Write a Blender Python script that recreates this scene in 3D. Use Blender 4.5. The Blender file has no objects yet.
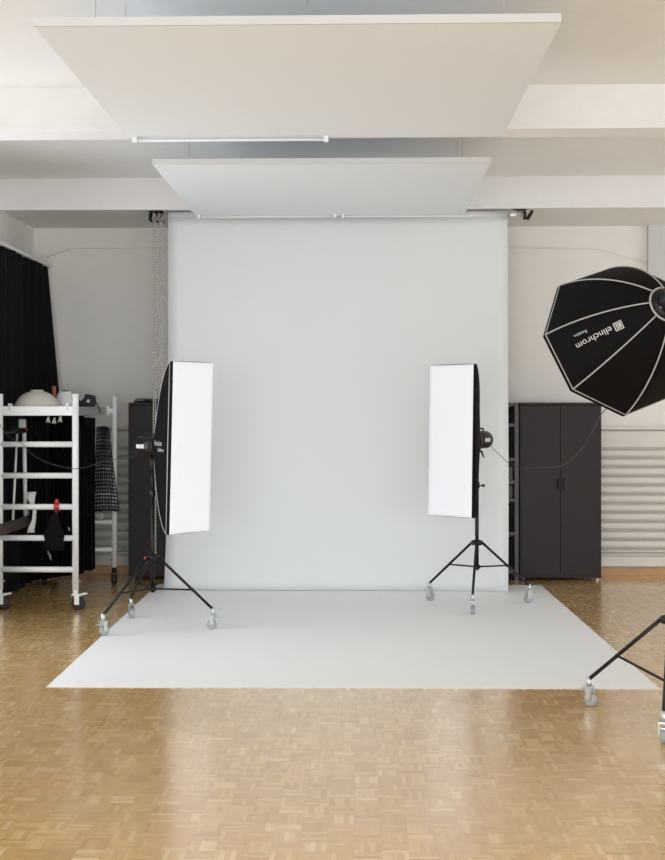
import bpy, math, random
from mathutils import Vector as V, Matrix

random.seed(7)
S = bpy.context.scene
COL = S.collection
PI = math.pi

# ------------------------------------------------------------------ camera
TH = math.atan(29.5 / 1194)
cam_d = bpy.data.cameras.new('camera')
cam = bpy.data.objects.new('camera', cam_d)
COL.objects.link(cam)
cam.location = (0, 0, 1.85)
cam.rotation_euler = (PI / 2, 0, TH)
cam_d.sensor_fit = 'VERTICAL'
cam_d.sensor_height = 36
cam_d.lens = 1194 / 860 * 36
cam_d.shift_y = -17 / 860
cam_d.clip_end = 200
S.camera = cam

# ------------------------------------------------------------------ world, view, window light
S.view_settings.view_transform = 'Standard'
S.view_settings.look = 'None'
S.view_settings.exposure = -0.16
S.view_settings.gamma = 1
S.view_settings.use_curve_mapping = False
W = bpy.data.worlds.new('sky')
S.world = W
W.use_nodes = True
W.node_tree.nodes['Background'].inputs[0].default_value = (0.86, 0.93, 1.0, 1)
W.node_tree.nodes['Background'].inputs[1].default_value = 1.0

def area(name, loc, rot, sx, sy, power, col=(1, 1, 1)):
    l = bpy.data.lights.new(name, 'AREA')
    l.shape = 'RECTANGLE'; l.size = sx; l.size_y = sy; l.energy = power; l.color = col
    o = bpy.data.objects.new(name, l); COL.objects.link(o)
    o.location = loc; o.rotation_euler = rot
    return o

DAY = (0.93, 0.985, 1.07)
# unseen windows behind the camera; side-wall ones added to even out the light
UP = math.radians(8)      # side lamps tilted up to brighten the ceiling
for wx, pw in ((-2.2, 260), (0.6, 210), (3.4, 120), (6.4, 120)):
    area('window_daylight', (wx, -4.15, 2.0), (PI / 2, 0, 0), 2.2, 3.0, pw, DAY)
for wy, pw in ((1.6, 5), (5.0, 18), (8.0, 22), (11.0, 115)):  # right-wall lamps, added along the room to reach its far end
    area('window_daylight', (9.25, wy, 2.0), (PI / 2 + UP, 0, PI / 2), 2.4, 3.0, pw, DAY)
for wy, pw in ((1.0, 5), (4.6, 22), (8.9, 82)):  # left-wall lamps, added to lift the dark left side
    area('window_daylight', (-4.15, wy, 2.0), (PI / 2 + UP, 0, -PI / 2), 2.4, 3.0, pw, DAY)


# ------------------------------------------------------------------ helpers
def fwd(): return (-math.sin(TH), math.cos(TH))

def at(px, py, Y):
    """world point on the plane y = Y seen at pixel px, py"""
    k = (px - 332.5) / 1194
    c, s = math.cos(TH), math.sin(TH)
    X = Y * (k * c - s) / (c + k * s)
    d = Y * c - X * s
    return V((X, Y, 1.85 + (413 - py) * d / 1194))

def ground(px, py, Z=0.0):
    d = 1194 * (1.85 - Z) / (py - 413)
    r = d * (px - 332.5) / 1194
    c, s = math.cos(TH), math.sin(TH)
    return V((r * c - d * s, r * s + d * c, Z))

def orth(d):
    d = V(d).normalized()
    a = V((0, 0, 1)) if abs(d.z) < 0.9 else V((1, 0, 0))
    u = d.cross(a).normalized()
    return u, d.cross(u).normalized()

class MB:
    def __init__(s): s.v = []; s.f = []; s.sm = []
    def add(s, vs, fs, smooth=False):
        b = len(s.v)
        s.v += [V(p) for p in vs]
        s.f += [tuple(b + i for i in f) for f in fs]
        s.sm += [smooth] * len(fs)
        return s
    def box(s, c, size, rz=0, m=None, bev=0.0):
        hx, hy, hz = [q / 2 for q in size]
        c = V(c)
        R = m if m is not None else Matrix.Rotation(rz, 3, 'Z')
        if bev <= 0:
            vs = [c + R @ V((x, y, z)) for z in (-hz, hz) for y in (-hy, hy) for x in (-hx, hx)]
            return s.add(vs, [(0, 2, 3, 1), (4, 5, 7, 6), (0, 1, 5, 4), (2, 6, 7, 3), (0, 4, 6, 2), (1, 3, 7, 5)])
        import bmesh
        bm = bmesh.new()
        bmesh.ops.create_cube(bm, size=1)
        for q in bm.verts: q.co = V((q.co.x * hx * 2, q.co.y * hy * 2, q.co.z * hz * 2))
        bmesh.ops.bevel(bm, geom=bm.edges[:], offset=bev, segments=2, affect='EDGES', profile=0.5)
        bm.verts.index_update()
        s.add([c + R @ q.co for q in bm.verts], [tuple(q.index for q in f.verts) for f in bm.faces])
        bm.free()
        return s
    def bb(s, x0, x1, y0, y1, z0, z1, bev=0.0):
        return s.box(((x0 + x1) / 2, (y0 + y1) / 2, (z0 + z1) / 2), (x1 - x0, y1 - y0, z1 - z0), bev=bev)
    def tube(s, pts, r, seg=10, caps=True, flat=None):
        pts = [V(p) for p in pts]
        rs = r if isinstance(r, (list, tuple)) else [r] * len(pts)
        u, w = orth(pts[1] - pts[0])
        vs = []; n = len(pts)
        for i, p in enumerate(pts):
            d = (pts[min(i + 1, n - 1)] - pts[max(i - 1, 0)]).normalized()
            u = (u - d * u.dot(d)).normalized(); w = d.cross(u)
            for k in range(seg):
                a = 2 * PI * k / seg
                vs.append(p + (u * math.cos(a) + w * math.sin(a) * (flat or 1)) * rs[i])
        fs = []
        for i in range(n - 1):
            for k in range(seg):
                a = i * seg + k; b = i * seg + (k + 1) % seg
                fs.append((a, b, b + seg, a + seg))
        s.add(vs, fs, True)
        if caps:
            s.add([v for v in vs[:seg]], [tuple(range(seg))[::-1]])
            s.add([v for v in vs[-seg:]], [tuple(range(seg))])
        return s
    def lathe(s, o, ax, prof, seg=24, caps=True, smooth=True):
        """prof = [(distance along ax, radius)]"""
        o = V(o); ax = V(ax).normalized(); u, w = orth(ax)
        vs = [o + ax * z + (u * math.cos(2 * PI * k / seg) + w * math.sin(2 * PI * k / seg)) * r for z, r in prof for k in range(seg)]
        fs = [(i * seg + k, i * seg + (k + 1) % seg, (i + 1) * seg + (k + 1) % seg, (i + 1) * seg + k)
              for i in range(len(prof) - 1) for k in range(seg)]
        s.add(vs, fs, smooth)
        if caps:
            s.add(vs[:seg], [tuple(range(seg))[::-1]]); s.add(vs[-seg:], [tuple(range(seg))])
        return s
    def grid(s, fn, nu, nv, smooth=True, close=False):
        vs = [fn(i / nu, j / nv) for j in range(nv + 1) for i in range(nu + 1)]
        fs = [(j * (nu + 1) + i, j * (nu + 1) + i + 1, (j + 1) * (nu + 1) + i + 1, (j + 1) * (nu + 1) + i) for j in range(nv) for i in range(nu)]
        return s.add(vs, fs, smooth)
    def ball(s, c, r, seg=10):
        c = V(c); n = seg // 2
        rr = r if isinstance(r, (tuple, list)) else (r, r, r)
        vs = [c + V((rr[0] * math.cos(2 * PI * k / seg) * math.sin(PI * j / n), rr[1] * math.sin(2 * PI * k / seg) * math.sin(PI * j / n), rr[2] * math.cos(PI * j / n)))
              for j in range(n + 1) for k in range(seg)]
        fs = [(j * seg + k, (j + 1) * seg + k, (j + 1) * seg + (k + 1) % seg, j * seg + (k + 1) % seg) for j in range(n) for k in range(seg)]
        return s.add(vs, fs, True)
    def build(s, name, mat, parent=None, solid=0, bevel=0):
        me = bpy.data.meshes.new(name)
        base = parent['_w'] if parent is not None and '_w' in parent else (0, 0, 0)
        b = V(base)
        me.from_pydata([tuple(p - b) for p in s.v], [], s.f)
        me.polygons.foreach_set('use_smooth', s.sm)
        me.validate(); me.update()
        import bmesh
        bm = bmesh.new(); bm.from_mesh(me)
        bmesh.ops.remove_doubles(bm, verts=bm.verts, dist=1e-5)
        bmesh.ops.recalc_face_normals(bm, faces=bm.faces); bm.to_mesh(me); bm.free()
        me.materials.append(mat)
        o = bpy.data.objects.new(name, me)
        COL.objects.link(o)
        if parent is not None:
            o.parent = parent; o['_w'] = tuple(base)
        if solid:
            md = o.modifiers.new('thickness', 'SOLIDIFY'); md.thickness = solid; md.offset = 0
        if bevel:
            md = o.modifiers.new('bevel', 'BEVEL'); md.width = bevel; md.segments = 2; md.limit_method = 'ANGLE'
        return o

def tag(o, label, cat, group=None):
    o['label'] = label; o['category'] = cat
    if group: o['group'] = group
    return o

def thing(name, loc, label, cat, group=None):
    o = bpy.data.objects.new(name, None); COL.objects.link(o)
    o.empty_display_size = 0.1
    o.location = loc; o['_w'] = tuple(loc)
    return tag(o, label, cat, group)

def solo(name, mb, mat, label, cat, group=None, base=None, **k):
    """a thing made of one mesh, origin at its base"""
    if base is None:
        xs = [p.x for p in mb.v]; ys = [p.y for p in mb.v]; zs = [p.z for p in mb.v]
        base = V(((min(xs) + max(xs)) / 2, (min(ys) + max(ys)) / 2, min(zs)))
    base = V(base)
    mb.v = [p - base for p in mb.v]
    o = mb.build(name, mat, None, **k)
    o.location = base
    return tag(o, label, cat, group)

def struct(name, mb, mat):
    o = mb.build(name, mat); o['kind'] = 'structure'
    return o

def mat(name, col, rough=0.5, metal=0.0, var=0.04, scale=8.0, bump=0.0, bscale=60, spec=0.5, coat=0.0, sheen=0.0, emis=None, es=0.0, trans=0.0):
    m = bpy.data.materials.new(name); m.use_nodes = True
    nt = m.node_tree; b = nt.nodes['Principled BSDF']
    b.inputs['Roughness'].default_value = rough
    b.inputs['Metallic'].default_value = metal
    b.inputs['Specular IOR Level'].default_value = spec
    b.inputs['Coat Weight'].default_value = coat
    b.inputs['Sheen Weight'].default_value = sheen
    tc = nt.nodes.new('ShaderNodeTexCoord')
    nz = nt.nodes.new('ShaderNodeTexNoise'); nz.inputs['Scale'].default_value = scale; nz.inputs['Detail'].default_value = 4
    nt.links.new(tc.outputs['Object'], nz.inputs['Vector'])
    mx = nt.nodes.new('ShaderNodeMix'); mx.data_type = 'RGBA'
    mx.inputs[6].default_value = tuple(max(0, c * (1 - var)) for c in col) + (1,)
    mx.inputs[7].default_value = tuple(min(1, c * (1 + var)) for c in col) + (1,)
    nt.links.new(nz.outputs['Fac'], mx.inputs[0])
    nt.links.new(mx.outputs[2], b.inputs['Base Color'])
    if bump:
        n2 = nt.nodes.new('ShaderNodeTexNoise'); n2.inputs['Scale'].default_value = bscale
        nt.links.new(tc.outputs['Object'], n2.inputs['Vector'])
        bp = nt.nodes.new('ShaderNodeBump'); bp.inputs['Strength'].default_value = bump; bp.inputs['Distance'].default_value = 0.01
        nt.links.new(n2.outputs['Fac'], bp.inputs['Height']); nt.links.new(bp.outputs[0], b.inputs['Normal'])
    if emis:
        b.inputs['Emission Color'].default_value = emis + (1,)
        b.inputs['Emission Strength'].default_value = es
    return m

M = dict(
    wall=mat('wall_paint', (0.88, 0.855, 0.80), 0.85, bump=0.05),
    ceil=mat('ceiling_paint', (0.87, 0.865, 0.85), 0.9, bump=0.04),
    beam=mat('beam_paint', (0.86, 0.855, 0.845), 0.85, bump=0.04),
    panel=mat('panel_white', (0.82, 0.865, 0.90), 0.8, var=0.01),
    paper=mat('backdrop_paper', (0.80, 0.825, 0.82), 0.92, var=0.012, scale=1.5, spec=0.2),
    sheet=mat('floor_sheet', (0.89, 0.91, 0.905), 0.6, var=0.015, scale=1.2, spec=0.3),
    radiator=mat('radiator_enamel', (0.74, 0.72, 0.66), 0.5, var=0.02),
    base=mat('baseboard_wood', (0.58, 0.34, 0.17), 0.45, var=0.15, scale=12),
    cabinet=mat('cabinet_steel', (0.024, 0.019, 0.019), 0.5, var=0.08, scale=3, spec=0.3),
    rack=mat('rack_steel', (0.10, 0.09, 0.085), 0.45, var=0.08),
    dark=mat('dark_void_cloth', (0.006, 0.006, 0.006), 0.9),
    curtain=mat('curtain_cloth', (0.007, 0.0065, 0.007), 0.95, bump=0.2, bscale=300, spec=0.15),
    cloth=mat('black_cloth', (0.005, 0.005, 0.005), 0.95, bump=0.3, bscale=200, spec=0.1),
    softbox=mat('softbox_fabric', (0.005, 0.0046, 0.005), 0.75, var=0.1, scale=20, bump=0.1, bscale=200, spec=0.1),
    piping=mat('grey_piping', (0.42, 0.41, 0.40), 0.7),
    cord=mat('grey_cord', (0.30, 0.30, 0.29), 0.6),
    diffuser=mat('diffuser_cloth', (0.46, 0.47, 0.49), 0.9, var=0.01, emis=(0.97, 0.98, 1.0), es=0.56),
    black=mat('black_metal', (0.009, 0.0085, 0.0085), 0.42, var=0.1, spec=0.3),
    plastic=mat('black_plastic', (0.010, 0.009, 0.009), 0.35, var=0.1, spec=0.35),
    label=mat('white_print', (0.62, 0.62, 0.60), 0.6, var=0.01),
    chrome=mat('zinc_metal', (0.62, 0.65, 0.66), 0.32, metal=0.75, var=0.05),
    wheel=mat('grey_rubber', (0.36, 0.39, 0.39), 0.5),
    rubber=mat('black_rubber', (0.012, 0.012, 0.012), 0.6),
    red=mat('red_plastic', (0.45, 0.03, 0.02), 0.4),
    alu=mat('white_aluminium', (0.80, 0.82, 0.81), 0.38, metal=0.0, var=0.03),
    bare=mat('bare_aluminium', (0.45, 0.47, 0.48), 0.4, metal=0.6, var=0.08),
    dish=mat('dish_enamel', (0.60, 0.56, 0.49), 0.45, var=0.03),
    dishw=mat('reflector_enamel', (0.66, 0.67, 0.66), 0.45, var=0.03),
    pier=mat('pier_paint', (0.64, 0.65, 0.63), 0.85),
    rim=mat('panel_rim', (0.60, 0.615, 0.62), 0.8, var=0.01),  # darker than the panel to offset strong light on its front edge
    cable=mat('dark_cable', (0.035, 0.035, 0.035), 0.6),
    copper=mat('orange_handle', (0.42, 0.13, 0.05), 0.4),
    board=mat('brown_board', (0.075, 0.055, 0.05), 0.5, var=0.15, scale=20),
    strap=mat('dark_red_strap', (0.10, 0.012, 0.016), 0.8),
    string=mat('grey_bead_chain', (0.50, 0.48, 0.42), 0.5),
    wire=mat('steel_wire', (0.45, 0.45, 0.44), 0.5, metal=0.3),
    gridc=mat('grid_cloth', (0.012, 0.012, 0.013), 0.8),
    glass=mat('window_glass', (0.8, 0.85, 0.9), 0.05),
)

# parquet: mosaic squares, each of five fingers, turned alternately
def parquet():
    m = bpy.data.materials.new('mosaic_parquet'); m.use_nodes = True
    nt = m.node_tree; N = nt.nodes; L = nt.links; b = N['Principled BSDF']
    T = 0.117; K = 5
    def math_(op, a, b2=None, c=None):
        n = N.new('ShaderNodeMath'); n.operation = op
        for i, q in enumerate((a, b2, c)):
            if q is None: continue
            if isinstance(q, (int, float)): n.inputs[i].default_value = q
            else: L.new(q, n.inputs[i])
        return n.outputs[0]
    tc = N.new('ShaderNodeTexCoord'); sp = N.new('ShaderNodeSeparateXYZ')
    L.new(tc.outputs['Object'], sp.inputs[0])
    x = math_('ADD', math_('DIVIDE', sp.outputs[0], T), 200.3); y = math_('ADD', math_('DIVIDE', sp.outputs[1], T), 200.0)
    cx = math_('FLOOR', x); cy = math_('FLOOR', y)
    fx = math_('FRACT', x); fy = math_('FRACT', y)
    par = math_('MODULO', math_('ADD', cx, cy), 2.0)
    ipar = math_('SUBTRACT', 1.0, par)
    across = math_('ADD', math_('MULTIPLY', fx, par), math_('MULTIPLY', fy, ipar))
    k = math_('MULTIPLY', across, float(K))
    fin = math_('FLOOR', k); ff = math_('FRACT', k)
    cmb = N.new('ShaderNodeCombineXYZ'); L.new(cx, cmb.inputs[0]); L.new(cy, cmb.inputs[1]); L.new(fin, cmb.inputs[2])
    wn = N.new('ShaderNodeTexWhiteNoise'); wn.noise_dimensions = '3D'; L.new(cmb.outputs[0], wn.inputs['Vector'])
    cmb2 = N.new('ShaderNodeCombineXYZ'); L.new(cx, cmb2.inputs[0]); L.new(cy, cmb2.inputs[1])
    wn2 = N.new('ShaderNodeTexWhiteNoise'); wn2.noise_dimensions = '2D'; L.new(cmb2.outputs[0], wn2.inputs['Vector'])
    v = math_('ADD', math_('MULTIPLY', wn.outputs['Value'], 0.62), math_('MULTIPLY', wn2.outputs['Value'], 0.38))
    cr = N.new('ShaderNodeValToRGB'); L.new(v, cr.inputs[0])
    e = cr.color_ramp.elements
    e[0].position = 0.05; e[0].color = (0.60, 0.355, 0.12, 1)
    e[1].position = 0.97; e[1].color = (0.84, 0.63, 0.32, 1)
    e2 = e.new(0.45); e2.color = (0.69, 0.43, 0.155, 1)
    e3 = e.new(0.75); e3.color = (0.74, 0.49, 0.195, 1)
    # joints
    def edge(f, w):
        return math_('GREATER_THAN', math_('ABSOLUTE', math_('SUBTRACT', f, 0.5)), 0.5 - w)
    j = math_('MAXIMUM', math_('MAXIMUM', edge(fx, 0.008), edge(fy, 0.008)), math_('MULTIPLY', edge(ff, 0.03), 0.7))
    mx = N.new('ShaderNodeMix'); mx.data_type = 'RGBA'
    L.new(math_('MULTIPLY', j, 0.45), mx.inputs[0]); L.new(cr.outputs[0], mx.inputs[6]); mx.inputs[7].default_value = (0.22, 0.12, 0.05, 1)
    # grain
    gn = N.new('ShaderNodeTexNoise'); gn.inputs['Scale'].default_value = 3.0; gn.inputs['Detail'].default_value = 3
    L.new(tc.outputs['Object'], gn.inputs['Vector'])
    hs = N.new('ShaderNodeHueSaturation'); L.new(mx.outputs[2], hs.inputs['Color'])
    L.new(math_('ADD', math_('MULTIPLY', gn.outputs['Fac'], 0.14), 0.93), hs.inputs['Value'])
    L.new(hs.outputs[0], b.inputs['Base Color'])
    b.inputs['Roughness'].default_value = 0.24
    b.inputs['Specular IOR Level'].default_value = 0.5
    b.inputs['Coat Weight'].default_value = 1.0; b.inputs['Coat Roughness'].default_value = 0.19; b.inputs['Coat IOR'].default_value = 1.8
    rn = N.new('ShaderNodeTexNoise'); rn.inputs['Scale'].default_value = 2.2
    L.new(tc.outputs['Object'], rn.inputs['Vector'])
    L.new(math_('ADD', math_('MULTIPLY', rn.outputs['Fac'], 0.08), math_('ADD', math_('MULTIPLY', wn.outputs['Value'], 0.05), 0.20)), b.inputs['Roughness'])
    bp = N.new('ShaderNodeBump'); bp.inputs['Strength'].default_value = 0.10; bp.inputs['Distance'].default_value = 0.004
    L.new(math_('ADD', math_('MULTIPLY', j, -0.6), math_('MULTIPLY', wn.outputs['Value'], 0.25)), bp.inputs['Height'])
    L.new(bp.outputs[0], b.inputs['Normal'])
    return m
M['floor'] = parquet()

# ------------------------------------------------------------------ the room
XL, XR, YF, YB = -3.80, 9.00, -3.90, 13.75
ZC = 4.26
struct('floor', MB().bb(XL - .2, XR + .2, YF - .2, YB + .2, -0.2, 0), M['floor'])
struct('wall_back', MB().bb(XL - .2, XR + .2, YB, YB + .2, 0, 4.6), M['wall'])
wl = MB()  # left wall, its unseen window openings added for extra light
ys = [YF, -0.2, 2.2, 3.4, 5.8, 7.7, 10.1, YB]
for a, b_ in ((0, 1), (2, 3), (4, 5), (6, 7)): wl.bb(XL - .2, XL, ys[a], ys[b_], 0, 4.6)
for a, b_ in ((1, 2), (3, 4), (5, 6)):
    wl.bb(XL - .2, XL, ys[a], ys[b_], 0, 0.5); wl.bb(XL - .2, XL, ys[a], ys[b_], 3.5, 4.6)
struct('wall_left', wl, M['wall'])
# right wall, set far out with added window openings for even light
wr = MB()
ys = [YF, 0.4, 2.8, 3.8, 6.2, 6.8, 9.2, 9.8, 12.2, YB]
for a, b_ in ((0, 1), (2, 3), (4, 5), (6, 7), (8, 9)): wr.bb(XR, XR + .2, ys[a], ys[b_], 0, 4.6)
for a, b_ in ((1, 2), (3, 4), (5, 6), (7, 8)):
    wr.bb(XR, XR + .2, ys[a], ys[b_], 0, 0.5); wr.bb(XR, XR + .2, ys[a], ys[b_], 3.5, 4.6)
struct('wall_right', wr, M['wall'])
wf = MB()
xs = [XL, -3.3, -1.1, -0.5, 1.7, 2.3, 4.5, 5.3, 7.5, XR]
for a, b_ in ((0, 1), (2, 3), (4, 5), (6, 7), (8, 9)): wf.bb(xs[a], xs[b_], YF - .2, YF, 0, 4.6)
for a, b_ in ((1, 2), (3, 4), (5, 6), (7, 8)):
    wf.bb(xs[a], xs[b_], YF - .2, YF, 0, 0.5); wf.bb(xs[a], xs[b_], YF - .2, YF, 3.5, 4.6)
struct('wall_front', wf, M['wall'])
struct('ceiling', MB().bb(XL, XR, YF, 12.5, ZC, ZC + .2), M['ceil'])
# lower ceiling strip behind the rear beam
struct('ceiling_rear', MB().bb(XL, XR, 12.35, YB, 3.99, 4.55), M['ceil'])
b1 = MB().bb(XL, XR, 8.80, 9.15, 3.955, ZC).bb(XL, XR, 8.785, 8.83, 3.935, 3.965)
struct('trim_1', b1, M['beam'])
b2 = MB().bb(XL, XR, 12.2, 12.35, 3.955, ZC).bb(XL, XR, 12.185, 12.23, 3.935, 3.965)
struct('trim_2', b2, M['beam'])
struct('baseboard_back', MB().bb(XL, XR, YB - .02, YB, 0, 0.085), M['base'])
struct('baseboard_left', MB().bb(XL, XL + .02, YF, YB - .02, 0, 0.085), M['base'])
# squared pier hanging in the upper right corner
pr = at(648, 300, 13.7).x
struct('trim_3', MB().bb(pr, XR, 13.68, YB, 2.6, 3.99), M['pier'])
# slim tube in wall paint along the rear wall with angled ends
mo = MB()
pts = [at(46, 257.5, 13.735), at(70, 248.5, 13.735), at(160, 248, 13.735), at(330, 248, 13.735), at(520, 248, 13.735), at(598, 249, 13.735), at(648, 263, 13.735)]
mo.tube(pts, 0.006, 8)
struct('trim_4', mo, M['wall'])
# frames of the unseen windows; those in the side walls are added
for i, (x0, x1) in enumerate(((-3.3, -1.1), (-0.5, 1.7), (2.3, 4.5), (5.3, 7.5))):
    f = MB()
    for q in (x0, (x0 + x1) / 2 - .03, x1 - .06): f.bb(q, q + .06, YF - .12, YF - .06, 0.5, 3.5)
    for q in (0.5, 3.44): f.bb(x0, x1, YF - .12, YF - .06, q, q + .06)
    struct('window_%d' % (i + 1), f, M['alu'])
for i, (y0, y1) in enumerate(((0.4, 2.8), (3.8, 6.2), (6.8, 9.2), (9.8, 12.2))):
    f = MB()
    for q in (y0, (y0 + y1) / 2 - .03, y1 - .06): f.bb(XR + .06, XR + .12, q, q + .06, 0.5, 3.5)
    for q in (0.5, 3.44): f.bb(XR + .06, XR + .12, y0, y1, q, q + .06)
    struct('window_%d' % (i + 5), f, M['alu'])
for i, (y0, y1) in enumerate(((-0.2, 2.2), (3.4, 5.8), (7.7, 10.1))):
    f = MB()
    for q in (y0, (y0 + y1) / 2 - .03, y1 - .06): f.bb(XL - .12, XL - .06, q, q + .06, 0.5, 3.5)
    for q in (0.5, 3.44): f.bb(XL - .12, XL - .06, y0, y1, q, q + .06)
    struct('window_%d' % (i + 9), f, M['alu'])

# ------------------------------------------------------------------ radiators along the rear wall
def radiator(x0, x1, label):
    t = thing('radiator', ((x0 + x1) / 2, 13.66, 0.10), label, 'radiator', 'radiators on the rear wall')
    MB().bb(x0, x1, 13.728, YB - .001, 0.10, 1.66).build('back_panel', M['radiator'], t)
    MB().bb(x0, x1, 13.655, 13.728, 1.46, 1.645, bev=.006).build('cover_panel', M['radiator'], t)
    MB().bb(x0, x1, 13.64, YB - .001, 1.66, 1.70, bev=.006).build('top_ledge', M['radiator'], t)
    p = 0.1035
    z = 1.435
    n = 12
    for k in range(n):
        zt = z - k * p; h = 0.088
        if k == n - 1: h = 0.045
        tb = MB()
        prof = [(13.728, zt), (13.672, zt - .004), (13.652, zt - .02), (13.648, zt - h / 2), (13.652, zt - h + .02 if h > .05 else zt - h * .6), (13.672, zt - h + .004), (13.728, zt - h)]
        m_ = len(prof)
        vs = [V((x0, y, q)) for y, q in prof] + [V((x1, y, q)) for y, q in prof]
        tb.add(vs, [(i, i + 1, m_ + i + 1, m_ + i) for i in range(m_ - 1)] + [tuple(range(m_)), tuple(range(2 * m_ - 1, m_ - 1, -1))])
        tb.build('tube', M['radiator'], t)
    MB().bb(x0, x1, 13.66, 13.728, 0.105, 0.215, bev=.006).build('bottom_panel', M['radiator'], t)
radiator(XL + .03, -0.9, 'cream ribbed radiator low on the wall behind the white tower')
radiator(0.9, 5.4, 'cream ribbed radiator low on the wall right of the wide two-door cabinet')

# ------------------------------------------------------------------ floor sheet and hanging backdrop
a = ground(46, 687.5); b_ = ground(660, 689.2); c = ground(541, 585.5); d = ground(146, 590)
zs = 0.003
fs = MB()
vs = [V((p.x, p.y, z)) for z in (0.0005, zs) for p in (a, b_, c, V((-2.20, c.y, 0)))]
fs.add(vs, [(3, 2, 1, 0), (4, 5, 6, 7), (0, 1, 5, 4), (1, 2, 6, 5), (2, 3, 7, 6), (3, 0, 4, 7)])
solo('floor_sheet', fs, M['sheet'], 'wide pale grey studio sheet lying flat on the parquet floor', 'floor covering')

bx0, bx1 = -2.045, 1.525
t = thing('backdrop', ((bx0 + bx1) / 2, 12.545, 0.005), 'tall pale grey paper backdrop hanging from beam to floor', 'backdrop')
def bd(u, v):
    z = 3.92 * (1 - v) + 0.006 * v
    y = 12.545 - 0.14 * max(0, (v - 0.35) / 0.65) ** 2.2
    w = 1 + 0.004 * v
    x = bx0 * (1 + .010 * max(0, (v - .6) / .4) ** 2) + (bx1 + .008 * v - bx0) * u
    y += 0.004 * math.sin(u * 9 + v * 2)
    return V((x, y, z))
MB().grid(bd, 30, 40).build('paper', M['paper'], t, solid=0.003)
MB().tube([(bx0, 12.60, 3.925), (bx1, 12.60, 3.925)], 0.056, 24).build('roll', M['paper'], t)
MB().tube([(bx0 - .05, 12.60, 3.925), (bx1 + .012, 12.60, 3.925)], 0.022, 14).build('core_tube', M['string'], t)

# hooks + bead chains
def hook(xc, dirn, label, hooks=(-.055, 0.0, .055)):
    t = thing('backdrop_bracket', (xc, 12.6, 3.99), label, 'bracket', 'brackets holding the backdrop roll')
    MB().bb(xc - .07, xc + .07, 12.54, 12.66, 3.975, 3.989).build('mounting_plate', M['black'], t)
    for k, q in enumerate(hooks):
        h = MB()
        x = xc + q
        h.tube([(x, 12.60, 3.975), (x + .012 * dirn, 12.57, 3.94), (x - .01 * dirn, 12.55, 3.90), (x + .02 * dirn, 12.56, 3.868), (x + .03 * dirn, 12.60, 3.875)], [.014, .013, .012, .012, .009], 8)
        h.build('hook', M['black'], t)
    MB().lathe((xc + .06 * -dirn, 12.60, 3.925), (1, 0, 0), [(-.012, .035), (-.012, .045), (.012, .045), (.012, .035)], 14).build('gear_wheel', M['plastic'], t)
    return t
hook(bx0 - .135, 1, 'black three-hook bracket under the beam at the left end of the backdrop roll')
tr = hook(bx1 + .125, -1, 'metal bracket with a black clamp at the right end of the backdrop roll', ())
MB().lathe((bx1 + .02, 12.52, 3.925), (1, 0, 0), [(0, .03), (0, .048), (.06, .048), (.06, .03)], 12, smooth=False).build('chain_drum', M['chrome'], tr)
MB().tube([at(521, 214.5, 12.6), at(527, 215, 12.6)], .02, 10).build('tube_end', M['string'], tr)
MB().tube([at(532.5, 210.5, 12.6), at(530, 215, 12.6), at(527, 219.5, 12.6)], [.014, .02, .018], 8).build('clamp', M['black'], tr)

def chain(px, ybot, Y, label):
    p0 = at(px, 214, Y); p1 = at(px, ybot, Y)
    m = MB()
    for sx in (-.011, .011):
        m.tube([(p0.x + sx, Y, p0.z), (p1.x + sx, Y, p1.z)], .004, 6)
        n = int((p0.z - p1.z) / .030)
        for i in range(n):
            m.ball((p0.x + sx, Y, p1.z + i * .030 + (0 if sx < 0 else .01)), (.0105, .0105, .0115), 6)
    arc = [(p1.x + .012 * math.cos(q), Y, p1.z + .012 * math.sin(q)) for q in [PI + i * PI / 6 for i in range(7)]]
    m.tube(arc, .005, 6)
    solo('bead_chain', m, M['string'], label, 'chain', 'pull chains left of the backdrop')
chain(154.5, 556, 12.52, 'longer grey beaded pull chain left of the backdrop, the outer of two')
chain(161.0, 470, 12.52, 'grey beaded pull chain closest to the backdrop edge')

# ------------------------------------------------------------------ ceiling panels
def panel(y0, label, wires, xc):
    w, L, z0, th = 2.60, 2.43, 3.765, 0.042
    t = thing('ceiling_panel', (xc, y0, z0), label, 'ceiling panel', 'white panels hung from the ceiling')
    MB().bb(xc - w / 2 + .012, xc + w / 2 - .012, y0 + .012, y0 + L - .012, z0, z0 + th - .004).build('board', M['panel'], t)
    f = MB()
    f.bb(xc - w / 2, xc + w / 2, y0, y0 + .012, z0 - .001, z0 + th)
    f.bb(xc - w / 2, xc + w / 2, y0 + L - .012, y0 + L, z0 - .001, z0 + th)
    for q in (xc - w / 2, xc + w / 2 - .012):
        MB().bb(q, q + .012, y0 + .012, y0 + L - .012, z0, z0 + th).build('side_edge', M['panel'], t)
    f.build('frame', M['rim'], t)
    for x, y in wires:
        MB().tube([(x, y, z0 + th - .002), (x, y, ZC)], .0022, 6).build('hanging_wire', M['wire'], t)
    return t
panel(5.87, 'larger-looking white suspended ceiling panel nearest the camera, at the top of the photo', [(-1.39, 6.2), (-1.39, 7.0), (-.29, 6.3), (.75, 6.3), (.75, 8.1), (-1.39, 8.1)], -.325)
panel(9.16, 'smaller-looking white suspended ceiling panel just in front of the backdrop top', [(-1.35, 9.3), (-1.35, 11.3), (.78, 9.3), (.78, 9.75), (.78, 11.3)], -.315)

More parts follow.
